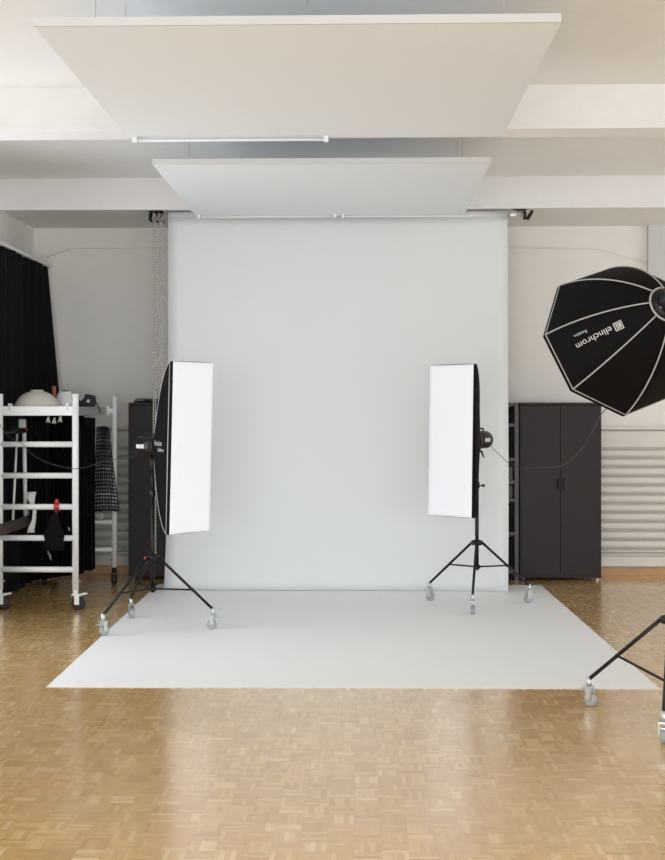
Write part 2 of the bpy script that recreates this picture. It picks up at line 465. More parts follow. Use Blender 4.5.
def tube_light(p0, p1, label, k):
    t = thing('tube_light', tuple((p0 + p1) / 2), label, 'lamp', 'slim tube lights along panel edges')
    MB().tube([p0, p1], .009 * k, 12).build('tube', M['panel'], t)
    for p, s in ((p0, 1), (p1, -1)):
        e = MB()
        e.bb(p.x - .016 * k, p.x + .016 * k, p.y - .02, p.y + .02, p.z - .016 * k, 3.7645)
        e.build('end_holder', M['alu'], t)
def tl(x0, x1, yy, Y, label, k=1.0):
    a_ = at(x0, yy, Y); b2 = at(x1, yy, Y); b2.z = a_.z = 3.742
    tube_light(a_, b2, label, k)
tl(135, 326, 142, 8.26, 'slim white tube light along the rear edge of the upper ceiling panel')
tl(199, 335, 215.5, 11.5, 'slim white tube light at the left rear edge of the lower ceiling panel', .65)
tl(343, 471, 215.5, 11.5, 'slim white tube light at the right rear edge of the lower ceiling panel', .65)

# ------------------------------------------------------------------ curtain on the left
ct = thing('black_curtain', (-3.6, 11.8, 0.02), 'floor-length black curtain hanging beside the left wall', 'curtain')
def cur(u, v):
    y = 10.2 + (13.66 - 10.2) * u
    z = 3.52 * (1 - v) + 0.02 * v
    amp = 0.012 + 0.035 * v
    x = -3.60 + amp * math.sin(u * 78 + 0.6 * math.sin(u * 16)) + 0.015 * math.sin(u * 24)
    k = max(0, (u - 0.81) / 0.19)
    x += 0.17 * min(1, v * 2.2) * k ** 1.3
    y += 0.03 * math.sin(u * 46) * v - .32 * v * k - .05 * k
    return V((x, y, z))
MB().grid(cur, 300, 30).build('cloth', M['curtain'], ct, solid=0.004)
MB().bb(-3.625, -3.575, 10.2, 13.70, 3.52, 3.555).build('rail', M['alu'], ct)
for q in (10.4, 12.0, 13.3):
    MB().bb(-3.80, -3.61, q - .015, q + .015, 3.53, 3.55).build('wall_bracket', M['alu'], ct)

# ------------------------------------------------------------------ cabinets
def cabinet(x0, label, yf=13.20):
    w, dp, h = 0.89, 0.42, 1.965
    t = thing('metal_cabinet', (x0 + w / 2, yf + dp / 2, 0), label, 'cabinet', 'dark steel cabinets')
    x1 = x0 + w
    body = MB()
    body.bb(x0, x0 + .02, yf + .02, yf + dp, 0.035, h - .02).bb(x1 - .02, x1, yf + .02, yf + dp, 0.035, h - .02)
    body.bb(x0, x1, yf, yf + dp, h - .03, h, bev=.004).bb(x0, x1, yf + .015, yf + dp, 0.035, 0.075)
    body.bb(x0 + .02, x1 - .02, yf + dp - .02, yf + dp, .075, h - .03)
    body.bb(x0, x0 + .012, yf, yf + .03, .035, h - .03).bb(x1 - .012, x1, yf, yf + .03, .035, h - .03)
    body.build('body', M['cabinet'], t)
    for q in (x0 + .04, x1 - .04):
        MB().lathe((q, yf + .05, 0), (0, 0, 1), [(0, .018), (.01, .02), (.036, .012)], 12).build('foot', M['chrome'], t)
        MB().lathe((q, yf + dp - .05, 0), (0, 0, 1), [(0, .018), (.01, .02), (.036, .012)], 12).build('foot', M['chrome'], t)
    xm = (x0 + x1) / 2
    for s, (a_, b2) in ((-1, (x0 + .014, xm - .002)), (1, (xm + .002, x1 - .014))):
        dr = MB().bb(a_, b2, yf - .002, yf + .016, .07, h - .034, bev=.003).build('door', M['cabinet'], t)
        hx = xm + s * .03
        hd = MB().bb(hx - .009, hx + .009, yf - .022, yf - .014, 1.0, 1.13, bev=.003)
        hd.bb(hx - .006, hx + .006, yf - .016, yf - .001, 1.01, 1.025).bb(hx - .006, hx + .006, yf - .016, yf - .001, 1.105, 1.12)
        hd.build('handle', M['dark'], dr)
    return x0, x1
cr_x = at(520, 500, 13.2).x
cabinet(cr_x, 'dark brown two-door steel cabinet right of the backdrop, below the octagonal softbox')
cl_x = at(128.5, 500, 13.2).x
cabinet(cl_x, 'black two-door steel cabinet partly hidden by the left strip softbox')
# boards lying on the left cabinet
solo('flat_board', MB().box((cl_x + .46, 13.40, 1.9665 + .012), (.80, .40, .022), 0), M['dark'], 'thin black board lying on top of the left cabinet, lower of two', 'board', 'boards on the left cabinet')
solo('flat_board', MB().box((cl_x + .47, 13.40, 2.005), (.79, .38, .014), 0).bb(cl_x + .15, cl_x + .2, 13.3, 13.5, 1.9895, 1.999).bb(cl_x + .65, cl_x + .7, 13.3, 13.5, 1.9895, 1.999), M['board'], 'thin brown board lying on top of the left cabinet, upper of two', 'board', 'boards on the left cabinet')

# open rack beside the right cabinet
rx1 = cr_x - .012; rx0 = rx1 - .90
t = thing('shelf_rack', ((rx0 + rx1) / 2, 13.4, 0), 'open dark steel shelf rack squeezed between backdrop and right cabinet', 'shelf rack')
for x in (rx0, rx1 - .045):
    for y in (13.22, 13.58):
        p = MB().bb(x, x + .045, y, y + .004, 0, 1.96).bb(x + (.041 if x == rx0 else 0), x + (.045 if x == rx0 else .004), y, y + .04, 0, 1.96)
        for k in range(24): p.lathe((x + .028, y - .0015, .1 + k * .077), (0, 1, 0), [(0, .005), (.002, .005)], 6)
        p.build('post', M['rack'], t)
for z in (0.08, 0.50, 0.87, 1.07, 1.32, 1.70, 1.93):
    MB().bb(rx0 + .005, rx1 - .005, 13.228, 13.575, z, z + .035).build('shelf', M['rack'], t)
MB().bb(rx0 + .1, rx1 - .05, 13.59, 13.594, 0.1, 1.93)
def bx_(name, x0, x1, z0, z1, m, label, cat, grp=None, y0=13.27, y1=13.5):
    solo(name, MB().bb(x0, x1, y0, y1, z0, z1, bev=.006), m, label, cat, grp)
bx_('storage_box', rx1 - .17, rx1 - .055, 1.3555, 1.69, M['dark'], 'black box on the upper bay of the open rack', 'box', 'boxes in the open rack')
bx_('storage_box', rx1 - .17, rx1 - .055, 1.7355, 1.92, M['dark'], 'black box on the topmost bay of the open rack', 'box', 'boxes in the open rack')
bx_('storage_box', rx1 - .40, rx1 - .055, .5355, .83, M['dark'], 'black box on the low bay of the open rack above the bottom one', 'box', 'boxes in the open rack')
bx_('storage_box', rx1 - .40, rx1 - .055, .1155, .45, M['dark'], 'black box on the bottom bay of the open rack', 'box', 'boxes in the open rack')
bx_('storage_box', rx1 - .40, rx1 - .06, .9055, 1.05, M['rack'], 'flat grey brown box on the middle bay of the open rack', 'box', 'boxes in the open rack')
bx_('storage_box', rx1 - .40, rx1 - .06, 1.1055, 1.26, M['rack'], 'grey brown box above the flat one in the open rack', 'box', 'boxes in the open rack')

# ------------------------------------------------------------------ rolling tower on the left
NY, FY = 11.16, 12.80
XPR, XPL = at(75.4, 500, NY).x, at(-0.3, 500, NY).x
RP = 0.031
tw = thing('scaffold_tower', ((XPR + XPL) / 2, (NY + FY) / 2, 0), 'white aluminium rolling scaffold tower with ladder rungs at the left', 'scaffold tower')
def caster_big(x, y, hd):
    c = MB()
    c.tube([(x, y, .20), (x, y, .145)], .026, 12)
    c.box((x + .02, y, .145), (.10, .08, .012))
    for s in (-1, 1): c.box((x + .02, y + s * .032, .10), (.045, .006, .095))
    c.box((x + .085, y, .152), (.05, .035, .014), m=Matrix.Rotation(-.15, 3, 'Y'))
    o = c.build('caster', M['alu'], tw)
    MB().lathe((x + .03, y - .024, .062), (0, 1, 0), [(0, .045), (0, .055), (.006, .0615), (.042, .0615), (.048, .055), (.048, .045)], 24).build('wheel', M['rubber'], o)
for (x, y, ztop) in ((XPR, NY, 2.03), (XPL, NY, 2.03), (XPR + .025, FY, 2.03), (XPL, FY, 2.03)):
    r = RP if y == NY else 0.029
    MB().tube([(x, y, .19), (x, y, ztop - .004), (x, y, ztop)], [r, r, r * .85], 16).build('post', M['alu'], tw)
    MB().tube([(x - .05, y, .27), (x + .05, y, .27)], .007, 8).build('locking_pin', M['bare'], tw)
    if y == NY: caster_big(x, y, 1)
    else:
        c = MB(); c.tube([(x, y, .20), (x, y, .13)], .026, 12)
        for s in (-1, 1): c.box((x + s * .028, y, .09), (.006, .04, .09))
        o = c.build('caster', M['black'] if x > -3 else M['alu'], tw)
        MB().lathe((x - .022, y, .056), (1, 0, 0), [(0, .04), (0, .05), (.005, .055), (.039, .055), (.044, .05), (.044, .04)], 20).build('wheel', M['rubber'], o)
for py in (444.3, 475.6, 506.8, 538.0, 569.4):
    z = at(40, py, NY).z
    MB().tube([(XPL, NY, z), (XPR, NY, z)], .0275, 14).build('rung', M['alu'], tw)
    MB().tube([(XPL, FY, z), (XPR + .025, FY, z)], .0225, 12).build('rung', M['alu'], tw)
MB().bb(XPL + .02, XPR - .02, NY - .02, NY + .05, 1.825, 1.915, bev=.008).build('deck_end_beam', M['alu'], tw)
MB().bb(XPL + .02, XPR - .03, FY - .05, FY + .02, 1.825, 1.90, bev=.008).build('deck_end_beam', M['alu'], tw)
MB().tube([(XPL, FY, 1.87), (XPR, FY, 1.87)], .022, 12).build('top_rung', M['alu'], tw)
for x in (XPL + .07, XPR - .06):
    MB().bb(x - .025, x + .025, NY + .05, FY - .05, 1.83, 1.90, bev=.005).build('deck_side_beam', M['bare'], tw)
MB().bb(XPL + .045, XPR - .035, NY + .05, FY - .05, 1.895, 1.912).build('deck_board', M['bare'], tw)
for x in (XPL + .10, XPR - .07):
    MB().box((x, NY + .01, 1.928), (.035, .05, .025)).box((x, NY - .02, 1.90), (.02, .012, .05)).build('deck_hook', M['bare'], tw)
    MB().box((x + .02, FY - .05, 1.88), (.07, .08, .10), bev=.008).build('deck_hook', M['alu'], tw)
MB().tube([(XPR + .02, FY - .02, 1.87), (XPR - .06, FY - .02, 1.87)], .03, 12).build('coupling', M['alu'], tw)

DZ = 1.9125
# items on top
def lz(name, x, y, prof, m, label, cat, grp=None, seg=28):
    solo(name, MB().lathe((x, y, DZ), (0, 0, 1), prof, seg), m, label, cat, grp)
p = at(37, 400, 11.45)
lz('beauty_dish', p.x, 11.45, [(0, .20), (.004, .215), (.016, .21), (.05, .195), (.09, .165), (.12, .13), (.14, .085), (.145, .062), (.16, .062), (.16, .05)], M['dish'],
   'cream domed beauty dish lying face down on the tower deck', 'reflector')
p = at(65, 400, 11.75)
solo('lamp_reflector', MB().lathe((p.x, 11.75, DZ), (0, 0, 1), [(0, .115), (.006, .12), (.05, .105), (.13, .07), (.14, .06), (.15, .06)], 24), M['dishw'], 'light grey conical reflector on the tower deck behind the near post', 'reflector')
p = at(54.5, 397, 12.05)
solo('orange_paddle', MB().box((p.x, 12.05, DZ + .108), (.035, .02, .20), m=Matrix.Rotation(-.05, 3, 'Y'), bev=.004), M['copper'], 'slim orange handle standing up behind the cream dish', 'tool')
def lump(c, r, seed, amp=.18, seg=18):
    rnd = random.Random(seed); ph = [rnd.uniform(0, 6) for _ in range(6)]
    c = V(c)
    def f(u, v):
        a_ = 2 * PI * u; b2 = PI * v
        k = 1 + amp * (math.sin(2 * a_ + ph[0]) * math.sin(b2) * .5 + math.sin(3 * a_ + ph[1] + 3 * v) * math.sin(b2) * .4 + .3 * math.sin(5 * v + ph[2]) * math.sin(b2))
        z = math.cos(b2) * r[2] * k
        return V((c.x + math.cos(a_) * math.sin(b2) * r[0] * k, c.y + math.sin(a_) * math.sin(b2) * r[1] * k, max(c.z + z, c.z - r[2] * .9)))
    return MB().grid(f, seg, seg)
p = at(66, 397, 12.35)
solo('black_bundle', lump((p.x, 12.35, DZ + .083), (.07, .07, .09), 3), M['cloth'], 'rolled black cloth on the tower deck behind the grey reflector', 'cloth')
# strobe head lying on the deck
p = at(89, 400, 12.2)
t = thing('flash_head', (XPR - .03, 12.3, DZ), 'black flash head lying at the right edge of the tower deck', 'flash head')
q = V((at(90, 400, 12.3).x, 12.3, DZ))
hb = MB(); pr_ = [(-.10, 0.002), (-.10, .05), (-.055, .085), (-.035, .135), (.045, .115), (.05, .05), (.045, .002)]
vs = [q + V((x, y, z)) for y in (-.06, .06) for x, z in pr_]; n = len(pr_)
hb.add(vs, [tuple(range(n)), tuple(range(2 * n - 1, n - 1, -1))] + [(i, (i + 1) % n, n + (i + 1) % n, n + i) for i in range(n)])
hb.build('body', M['rubber'], t, bevel=.006)
MB().lathe(q + V((-.10, 0, .032)), (-1, 0, 0), [(0, .03), (.01, .045), (.035, .045), (.035, .03)], 16).build('rear_ring', M['plastic'], t)
MB().lathe(q + V((-.005, -.0605, .06)), (0, -1, 0), [(0, .018), (.008, .016)], 12).build('dial', M['chrome'], t)
MB().tube([q + V((.048, 0, .06)), q + V((.07, -.02, .045)), q + V((.10, -.03, -.02)), q + V((.115, -.03, -.06))], .006, 8).build('power_cord', M['black'], t)

# things hanging inside the tower
def drape(name, pl, pr, top, bot, y, m, label, cat, folds=7, amp=.03, flare=0.0, seed=1, grp=None, dy=0.0, depth=.05, nu=90, nv=24, cutr=0):
    rnd = random.Random(seed); ph = rnd.uniform(0, 6)
    def f(u, v):
        x = pl + (pr - pl) * u
        xc = (pl + pr) / 2
        x = xc + (x - xc) * (1 + flare * v)
        z = top + (bot - top) * v
        z += (.05 * math.sin(u * 3.1 + ph) - cutr * (1 - u)) * v
        yy = y + dy * u + (amp * (.4 + .6 * v)) * math.sin(u * folds * 2 * PI + ph + .7 * math.sin(v * 3)) + .3 * amp * math.sin(u * folds * 5.3 + 2)
        return V((x, yy, z))
    return solo(name, MB().grid(f, nu, nv), m, label, cat, grp, solid=.006)
def X(px, Y): return at(px, 500, Y).x
def Zp(py, Y): return at(60, py, Y).z
# wide cloth hung from the deck across the far side
drape('hanging_cloth', X(41, 12.45), X(84, 12.45), 1.822, Zp(568, 12.45), 12.45, M['cloth'], 'wide black cloth hanging from the tower deck, behind the red clip', 'cloth', 9, .03, seed=4, cutr=.19)
drape('hanging_cloth', X(79, 12.1), X(95, 12.1), 1.80, Zp(566, 12.1), 12.1, M['cloth'], 'narrow black cloth hanging beside the near right post of the tower, left of the grid', 'cloth', 4, .03, seed=9)
drape('hanging_cloth', X(29.5, 11.95), X(50, 11.95), 1.815, Zp(520, 11.95), 11.95, M['cloth'], 'short black cloth hanging from the tower deck behind the grey lamp strap', 'cloth', 5, .025, seed=12)
# loose top gather of the narrow cloth
solo('cloth_knot', lump((X(87, 12.0), 12.0, Zp(422, 12.0) - .0), (.05, .05, .045), 8, .3), M['cloth'], 'knotted top of black fabric just under the deck right of the near post', 'cloth')

# egg-crate fabric grid
t = thing('fabric_grid', (X(105, 12.55), 12.55, Zp(512, 12.55)), 'black egg-crate fabric grid hanging at the right side of the tower', 'softbox grid')
YG = 12.50
ltop, rtop, lbot, rbot = X(97, YG), X(109.5, YG), X(90.5, YG), X(118.5, YG)
zt, zb = Zp(428, YG), Zp(511, YG)
def gp(u, v, d_=0):
    w = max(0, v)
    l = ltop + (lbot - ltop) * w ** 1.4; r = rtop + (rbot - rtop) * w ** 1.2
    return V((l + (r - l) * u, YG + d_ + .02 * math.sin(u * 5 + v * 3), zt + (zb - zt) * v + .012 * math.sin(u * 3)))
g = MB()
R_, C_ = 23, 9
for i in range(R_ + 1):
    v = i / R_
    th = .0045 / (zt - zb)
    g.grid(lambda a_, b2, v=v: gp(a_, v, (b2 - .5) * .04), 12, 1, False)
    for s in (0,):
        g.grid(lambda a_, b2, v=v: gp(a_, v - th * 2 + th * 4 * b2, -.02), 12, 1, False)
g.build('row_strips', M['gridc'], t, solid=.003)
g = MB()
for j in range(C_ + 1):
    u = j / C_
    g.grid(lambda a_, b2, u=u: gp(u, a_, (b2 - .5) * .04), 24, 1, False)
    g.grid(lambda a_, b2, u=u: gp(min(1, max(0, u + (b2 - .5) * .022)), a_, -.021), 24, 1, False)
g.build('column_strips', M['gridc'], t, solid=.003)
g = MB()
g.grid(lambda a_, b2: gp(a_, -.01 + .035 * b2, -.024), 12, 1)
g.build('border_tape', M['gridc'], t, solid=.004)
g = MB().grid(lambda a_, b2: gp(a_, .975 + .03 * b2, -.024), 12, 1)
g.build('border_tape', M['gridc'], t, solid=.004)
# pale cord twisted at the foot of the grid
solo('cord_loop', MB().tube([at(91, 514, 12.3), at(93, 518, 12.3), at(97, 516.5, 12.3), at(101, 519, 12.3), at(103, 515, 12.3), at(98, 514.5, 12.3), at(94, 516, 12.3)], .009, 8), M['string'], 'pale looped cord dangling below the fabric grid', 'cord')

# brown board on the rungs, with two white poles standing on it
ba, bb_ = V((X(4.5, 11.22), 11.22, 0)), V((X(26, 12.35), 12.35, 0))
ang = math.atan2((bb_ - ba).y, (bb_ - ba).x)
zr = at(40, 538, NY).z + .0285
mid = (ba + bb_) / 2
solo('wooden_board', MB().box((-3.385, 11.75, zr + .055), (.03, 1.75, .11), 0, bev=.004), M['board'], 'dark brown board standing on edge across the tower rungs at far left', 'board')
bt = zr + .1105
t = thing('light_stand', (-3.385, 12.0, bt), 'folded white stand with slanted leg and dark arm, inside the tower at far left', 'light stand')
pA = V((-3.385, 12.3, bt)); pB = V((-3.385, 11.45, bt))
top1 = at(22.3, 420, 12.1)
MB().tube([V((-3.39, 11.95, bt)), V((-3.39, 11.9, top1.z))], .021, 12).build('pole', M['alu'], t)
MB().tube([V((-3.385, 11.5, bt)), at(17, 434, 11.75)], .012, 10).build('strut', M['alu'], t)
MB().box(at(22.3, 423.5, 11.9), (.06, .06, .09), bev=.008).build('clamp', M['dishw'], t)
MB().tube([at(26, 430, 11.83), at(3, 433, 11.5)], .026, 10).build('arm', M['plastic'], t)
MB().ball(at(26, 429.5, 11.8), .014).build('knob', M['red'], t)

# grey lamp strap, red clip with hanging strap and black bag
t = thing('grey_strap', tuple(at(32, 533, 11.5)), 'pale grey twisted strap hanging over a rung inside the tower', 'strap')
sp_ = [(31.5, 492, 4.0), (30.5, 498, 3.6), (32, 504, 1.6), (34.3, 510, 1.3), (33.5, 520, 1.5), (31, 528, 2.7), (30.3, 533, 3.4)]
k1 = MB()
vs = []
for x, y, w in sp_:
    p = at(x, y, 11.45); hw = w / 1194 * 11.45
    vs += [p + V((-hw, 0, 0)), p + V((hw, .03, 0))]
k1.add(vs, [(2 * i, 2 * i + 1, 2 * i + 3, 2 * i + 2) for i in range(len(sp_) - 1)], True)
k1.build('band', M['dishw'], t, solid=.01)
MB().tube([at(29, 514, 11.45), at(26.5, 508, 11.45), at(30, 503, 11.45)], .006, 8).build('loop', M['wire'], t)

zR = at(57, 506.8, NY).z
t = thing('red_clip', tuple(at(57, 545, 11.1)), 'bright red clip on a tower rung holding a dark red strap', 'clip')
cp = V((X(57, 11.15), NY, zR))
def ringp(r0, r1, w):
    m_ = MB()
    n = 16
    vs = []
    for k in range(n):
        a_ = 2 * PI * k / n
        for rr, xx in ((r0, -w), (r1, -w), (r1, w), (r0, w)):
            vs.append(cp + V((xx, math.cos(a_) * rr, math.sin(a_) * rr)))
    fs_ = [(4 * k + j, 4 * k + (j + 1) % 4, 4 * ((k + 1) % n) + (j + 1) % 4, 4 * ((k + 1) % n) + j) for k in range(n) for j in range(4)]
    return m_.add(vs, fs_)
ringp(.0285, .040, .026).build('ring', M['red'], t)
MB().box(cp + V((0, -.02, .055)), (.03, .02, .035), bev=.004).build('lever', M['red'], t)
MB().box(cp + V((0, -.043, -.18)), (.03, .008, .33)).build('strap', M['strap'], t)
MB().box(cp + V((.0, -.052, -.20)), (.005, .006, .28)).build('strap_edge', M['red'], t)
t = thing('black_bag', tuple(cp + V((0, -.1, -.37))), 'slack black pouch hanging in front of a rung below the red clip', 'bag')
def bag(u, v):
    a_ = 2 * PI * u
    w = .03 + .065 * min(1, v * 1.8) * (1 - .18 * max(0, v - .8) / .2)
    dpt = .018 + .03 * math.sin(min(1, v) * PI * .9)
    return cp + V((math.cos(a_) * w * (1 + .06 * math.sin(5 * v * 3)), -.115 + math.sin(a_) * dpt, -.06 - v * .34))
MB().grid(bag, 24, 16).add([bag(k / 24, 1) for k in range(24)], [tuple(range(24))]).add([bag(k / 24, 0) for k in range(24)], [tuple(range(24))]).build('pouch', M['cloth'], t)
MB().tube([cp + V((-.02, -.11, -.07)), cp + V((0, -.05, .0)) + V((0, 0, -.05)), cp + V((.02, -.11, -.07))], .006, 8).build('loop', M['cloth'], t)
for i, (x0, y0, x1, y1) in enumerate(((48, 543, 48.2, 555), (50, 544, 51, 550), (49.3, 553, 51, 560), (68.5, 527, 69.5, 531))):
    solo('metal_clip', MB().tube([at(x0, y0, 11.6), at((x0 + x1) / 2, (y0 + y1) / 2, 11.59), at(x1, y1, 11.6)], [.004, .008, .004], 8), M['wire'],
         ['long bright metal clip dangling at the lower left of the black pouch', 'short bright metal clip right beside the long one under the pouch', 'bright metal clip hanging lowest under the black pouch', 'small bright metal clip between the red strap and the near right post'][i], 'clip', 'metal clips on the black cloths')
for i, (x, y) in enumerate(((48, 418.5), (54, 419.5), (60, 418))):
    c_ = at(x, y, 11.5)
    solo('spring_clamp', MB().tube([c_ + V((-.016, 0, -.038)), c_ + V((0, 0, -.01)), c_ + V((.008, 0, .02))], [.008, .014, .01], 8).tube([c_ + V((.013, .01, -.042)), c_ + V((.004, .005, 0))], [.007, .01], 8), M['dishw'] if i != 1 else M['dish'],
         ['pale spring clamp under the tower deck, leftmost of the three', 'cream spring clamp under the tower deck, middle of the three', 'pale spring clamp under the tower deck closest to the near right post'][i], 'clamp', 'spring clamps under the tower deck')

# ------------------------------------------------------------------ light stands
def caster(parent, foot, leg_dir, h=.15):
    x, y = foot.x, foot.y
    sd = V((leg_dir.y, -leg_dir.x, 0))
    c = MB()
    c.tube([(x, y, h + .035), (x, y, h - .03)], [.017, .019], 12)
    off = V((leg_dir.x, leg_dir.y, 0)) * -.012
    wc = V((x, y, .043)) + off
    for s in (-1, 1):
        b = V((x, y, 0)) + sd * s * .026
        m3 = Matrix((sd, V((0, 0, 1)).cross(sd), V((0, 0, 1)))).transposed()
        c.box(V((b.x, b.y, .085)) + off * .6, (.005, .036, .085), m=m3, bev=.001)
    c.box((x, y, h - .028), (.06, .05, .008), m=m3)
    c.box(V((x, y, h - .05)) + V((leg_dir.x, leg_dir.y, 0)) * .04, (.03, .045, .008), m=m3)
    o = c.build('caster', M['chrome'], parent)
    MB().lathe(wc - sd * .019, sd, [(0, .018), (0, .032), (.004, .041), (.034, .041), (.038, .032), (.038, .018)], 20).build('wheel', M['wheel'], o)

def stand(cx, cy, feet, ztop, label, knob=None, zc=.605, zb=.335, zj=None):
    t = thing('light_stand', (cx, cy, 0), label, 'light stand', 'wheeled black light stands')
    C = V((cx, cy, 0))
    MB().tube([C + V((0, 0, zb - .03)), C + V((0, 0, zc + .55))], .0185, 16).build('pole', M['black'], t)
    MB().tube([C + V((0, 0, zc + .55)), C + V((0, 0, ztop))], .0145, 14).build('inner_pole', M['black'], t)
    MB().lathe(C + V((0, 0, zc + .52)), (0, 0, 1), [(0, .020), (.005, .027), (.06, .027), (.065, .018)], 16).build('locking_collar', M['plastic'], t)
    k = MB().tube([C + V((.02, -.01, zc + .55)), C + V((.055, -.02, zc + .55))], .006, 8).ball(C + V((.06, -.02, zc + .55)), .016, 8)
    k.build('knob', M['plastic'], t)
    MB().lathe(C + V((0, 0, zc - .02)), (0, 0, 1), [(0, .02), (.0, .052), (.04, .052), (.05, .022)], 20).build('leg_collar', M['black'], t)
    MB().lathe(C + V((0, 0, zb - .015)), (0, 0, 1), [(0, .02), (.0, .034), (.03, .034), (.03, .02)], 16).build('brace_collar', M['black'], t)
    if knob: MB().ball(C + V(knob), .019, 10).build('red_knob', M['red'], t)
    for f in feet:
        d = (V((f.x, f.y, 0)) - C); d.normalize()
        a_ = C + d * .055 + V((0, 0, zc)); e = V((f.x, f.y, .17))
        lg = MB().tube([a_, e], .0125, 12)
        lg.box(C + d * .048 + V((0, 0, zc)), (.02, .02, .035), m=Matrix.Rotation(math.atan2(d.y, d.x), 3, 'Z'))
        lg.build('leg', M['black'], t)
        tt = (zc - (zj or zb)) / (zc - .17)
        q = a_.lerp(e, tt)
        b = MB().tube([C + d * .03 + V((0, 0, zb)), V((q.x, q.y, q.z))], .008, 10)
        b.ball(q, .015, 8)
        b.build('brace', M['black'], t)
        caster(t, V((f.x, f.y, 0)), d)
    return t

fl = [ground(103, 636), ground(131, 618), ground(213.3, 629.5)]
CL = sum(fl, V()) / 3; CL.x += .03
stand(CL.x, CL.y, fl, 1.36, 'black wheeled stand under the left strip softbox, red knob at its collar', knob=(-.052, -.03, .60))
fr = [ground(429.3, 600.5), ground(472.5, 614.5), ground(529.3, 603)]
CR = sum(fr, V()) / 3
stand(CR.x, CR.y, fr, 1.40, 'black wheeled stand under the right strip softbox, standing on the sheet', zb=.375)
fo = [ground(589, 706), ground(664, 744), V((2.40, 7.33, 0))]
CO = V((1.83, 7.15, 0))

# ------------------------------------------------------------------ strip softboxes
def strip(fc, ang, w, h, dp, hull_pow, label, labt, tilt=0.0, marking=False, hubshift=(0, 0, 0)):
    """fc face centre; the face looks along n"""
    n = V((math.sin(ang), -math.cos(ang), 0)).normalized()
    tx = V((math.cos(ang), math.sin(ang), 0))       # across the face
    up = V((math.sin(tilt), 0, math.cos(tilt)))
    fc = V(fc); hub = fc - n * dp + V(hubshift)
    t = thing('strip_softbox', tuple(fc - up * h / 2), label, 'softbox', 'tall strip softboxes')
    per = []
    m_ = 8
    def rect(k, a_, b2):
        k = k % (4 * m_); sd = k // m_; q = (k % m_) / m_ * 2 - 1
        x, y = [(q, -1), (1, q), (-q, 1), (-1, -q)][sd]
        return x * a_, y * b2
    def circ(k):
        x, y = rect(k, 1, 1); a_ = math.atan2(y, x)
        return math.cos(a_), math.sin(a_)
    def hull(k, s):
        rx, ry = rect(k, w / 2, h / 2); cx_, cy_ = circ(k)
        cx_ *= .075; cy_ *= .075
        rs = s * .45 + .55 * math.sin(s * PI / 2)       # bow of the rods
        x = cx_ + (rx - cx_) * rs; y = cy_ + (ry - cy_) * rs
        # cloth stretched between the rods sags inwards along the long edges
        base = hub.lerp(fc, s)
        return base + tx * x + up * y
    N = 4 * m_
    sh = MB()
    ns = 14
    vs = [hull(k, i / ns) for i in range(ns + 1) for k in range(N)]
    sh.add(vs, [(i * N + k, i * N + (k + 1) % N, (i + 1) * N + (k + 1) % N, (i + 1) * N + k) for i in range(ns) for k in range(N)], True)
    # lip
    vs = [hull(k, 1) + n * q for q in (0, .040) for k in range(N)]
    sh.add(vs, [(k, (k + 1) % N, N + (k + 1) % N, N + k) for k in range(N)])
    sh.build('shell', M['softbox'], t, solid=.006)
    for cr in (0, m_, 2 * m_, 3 * m_):
        MB().tube([hull(cr, i / ns) + (hull(cr, i / ns) - hub.lerp(fc, i / ns)).normalized() * .004 for i in range(ns + 1)], .0045, 6).build('seam', M['piping'] if marking else M['softbox'], t)
    pp = [hull(k, 1) + (hull(k, 1) - fc).normalized() * .004 for k in range(N)] + [hull(0, 1)]
    MB().tube(pp, .0045, 6).build('rim_piping', M['piping'] if marking else M['softbox'], t)
    # front diffuser
    df = MB()
    hw, hh = w / 2 + .001, h / 2 + .001
    def face(u, v):
        x = (u * 2 - 1); y = (v * 2 - 1)
        ex = 1 - .004 * (1 - y * y); ey = 1 - .002 * (1 - x * x)
        b = .012 * (1 - x * x) * (1 - y * y) + .0035 * math.sin(7 * y + 5 * x) * (1 - x * x)
        return fc + n * (.0425 + b) + tx * (x * hw * ex) + up * (y * hh * ey)
    df.grid(face, 14, 40)
    df.build('diffuser', M['diffuser'], t, solid=.003)
    MB().lathe(hub + n * .01, -n, [(0, .085), (0, .092), (.03, .092), (.035, .07)], 24).build('speed_ring', M['plastic'], t)
    return t, hub, n, tx, hull, m_

def text_mesh(body, size, align='LEFT'):
    c_ = bpy.data.curves.new('txt', 'FONT'); c_.body = body; c_.size = size; c_.align_x = align; c_.resolution_u = 2
    o = bpy.data.objects.new('txt', c_); COL.objects.link(o)
    bpy.context.view_layer.update()
    me = bpy.data.meshes.new_from_object(o)
    vs = [v.co.copy() for v in me.vertices]; fs_ = [tuple(p.vertices) for p in me.polygons]
    bpy.data.objects.remove(o); bpy.data.curves.remove(c_); bpy.data.meshes.remove(me)
    return vs, fs_

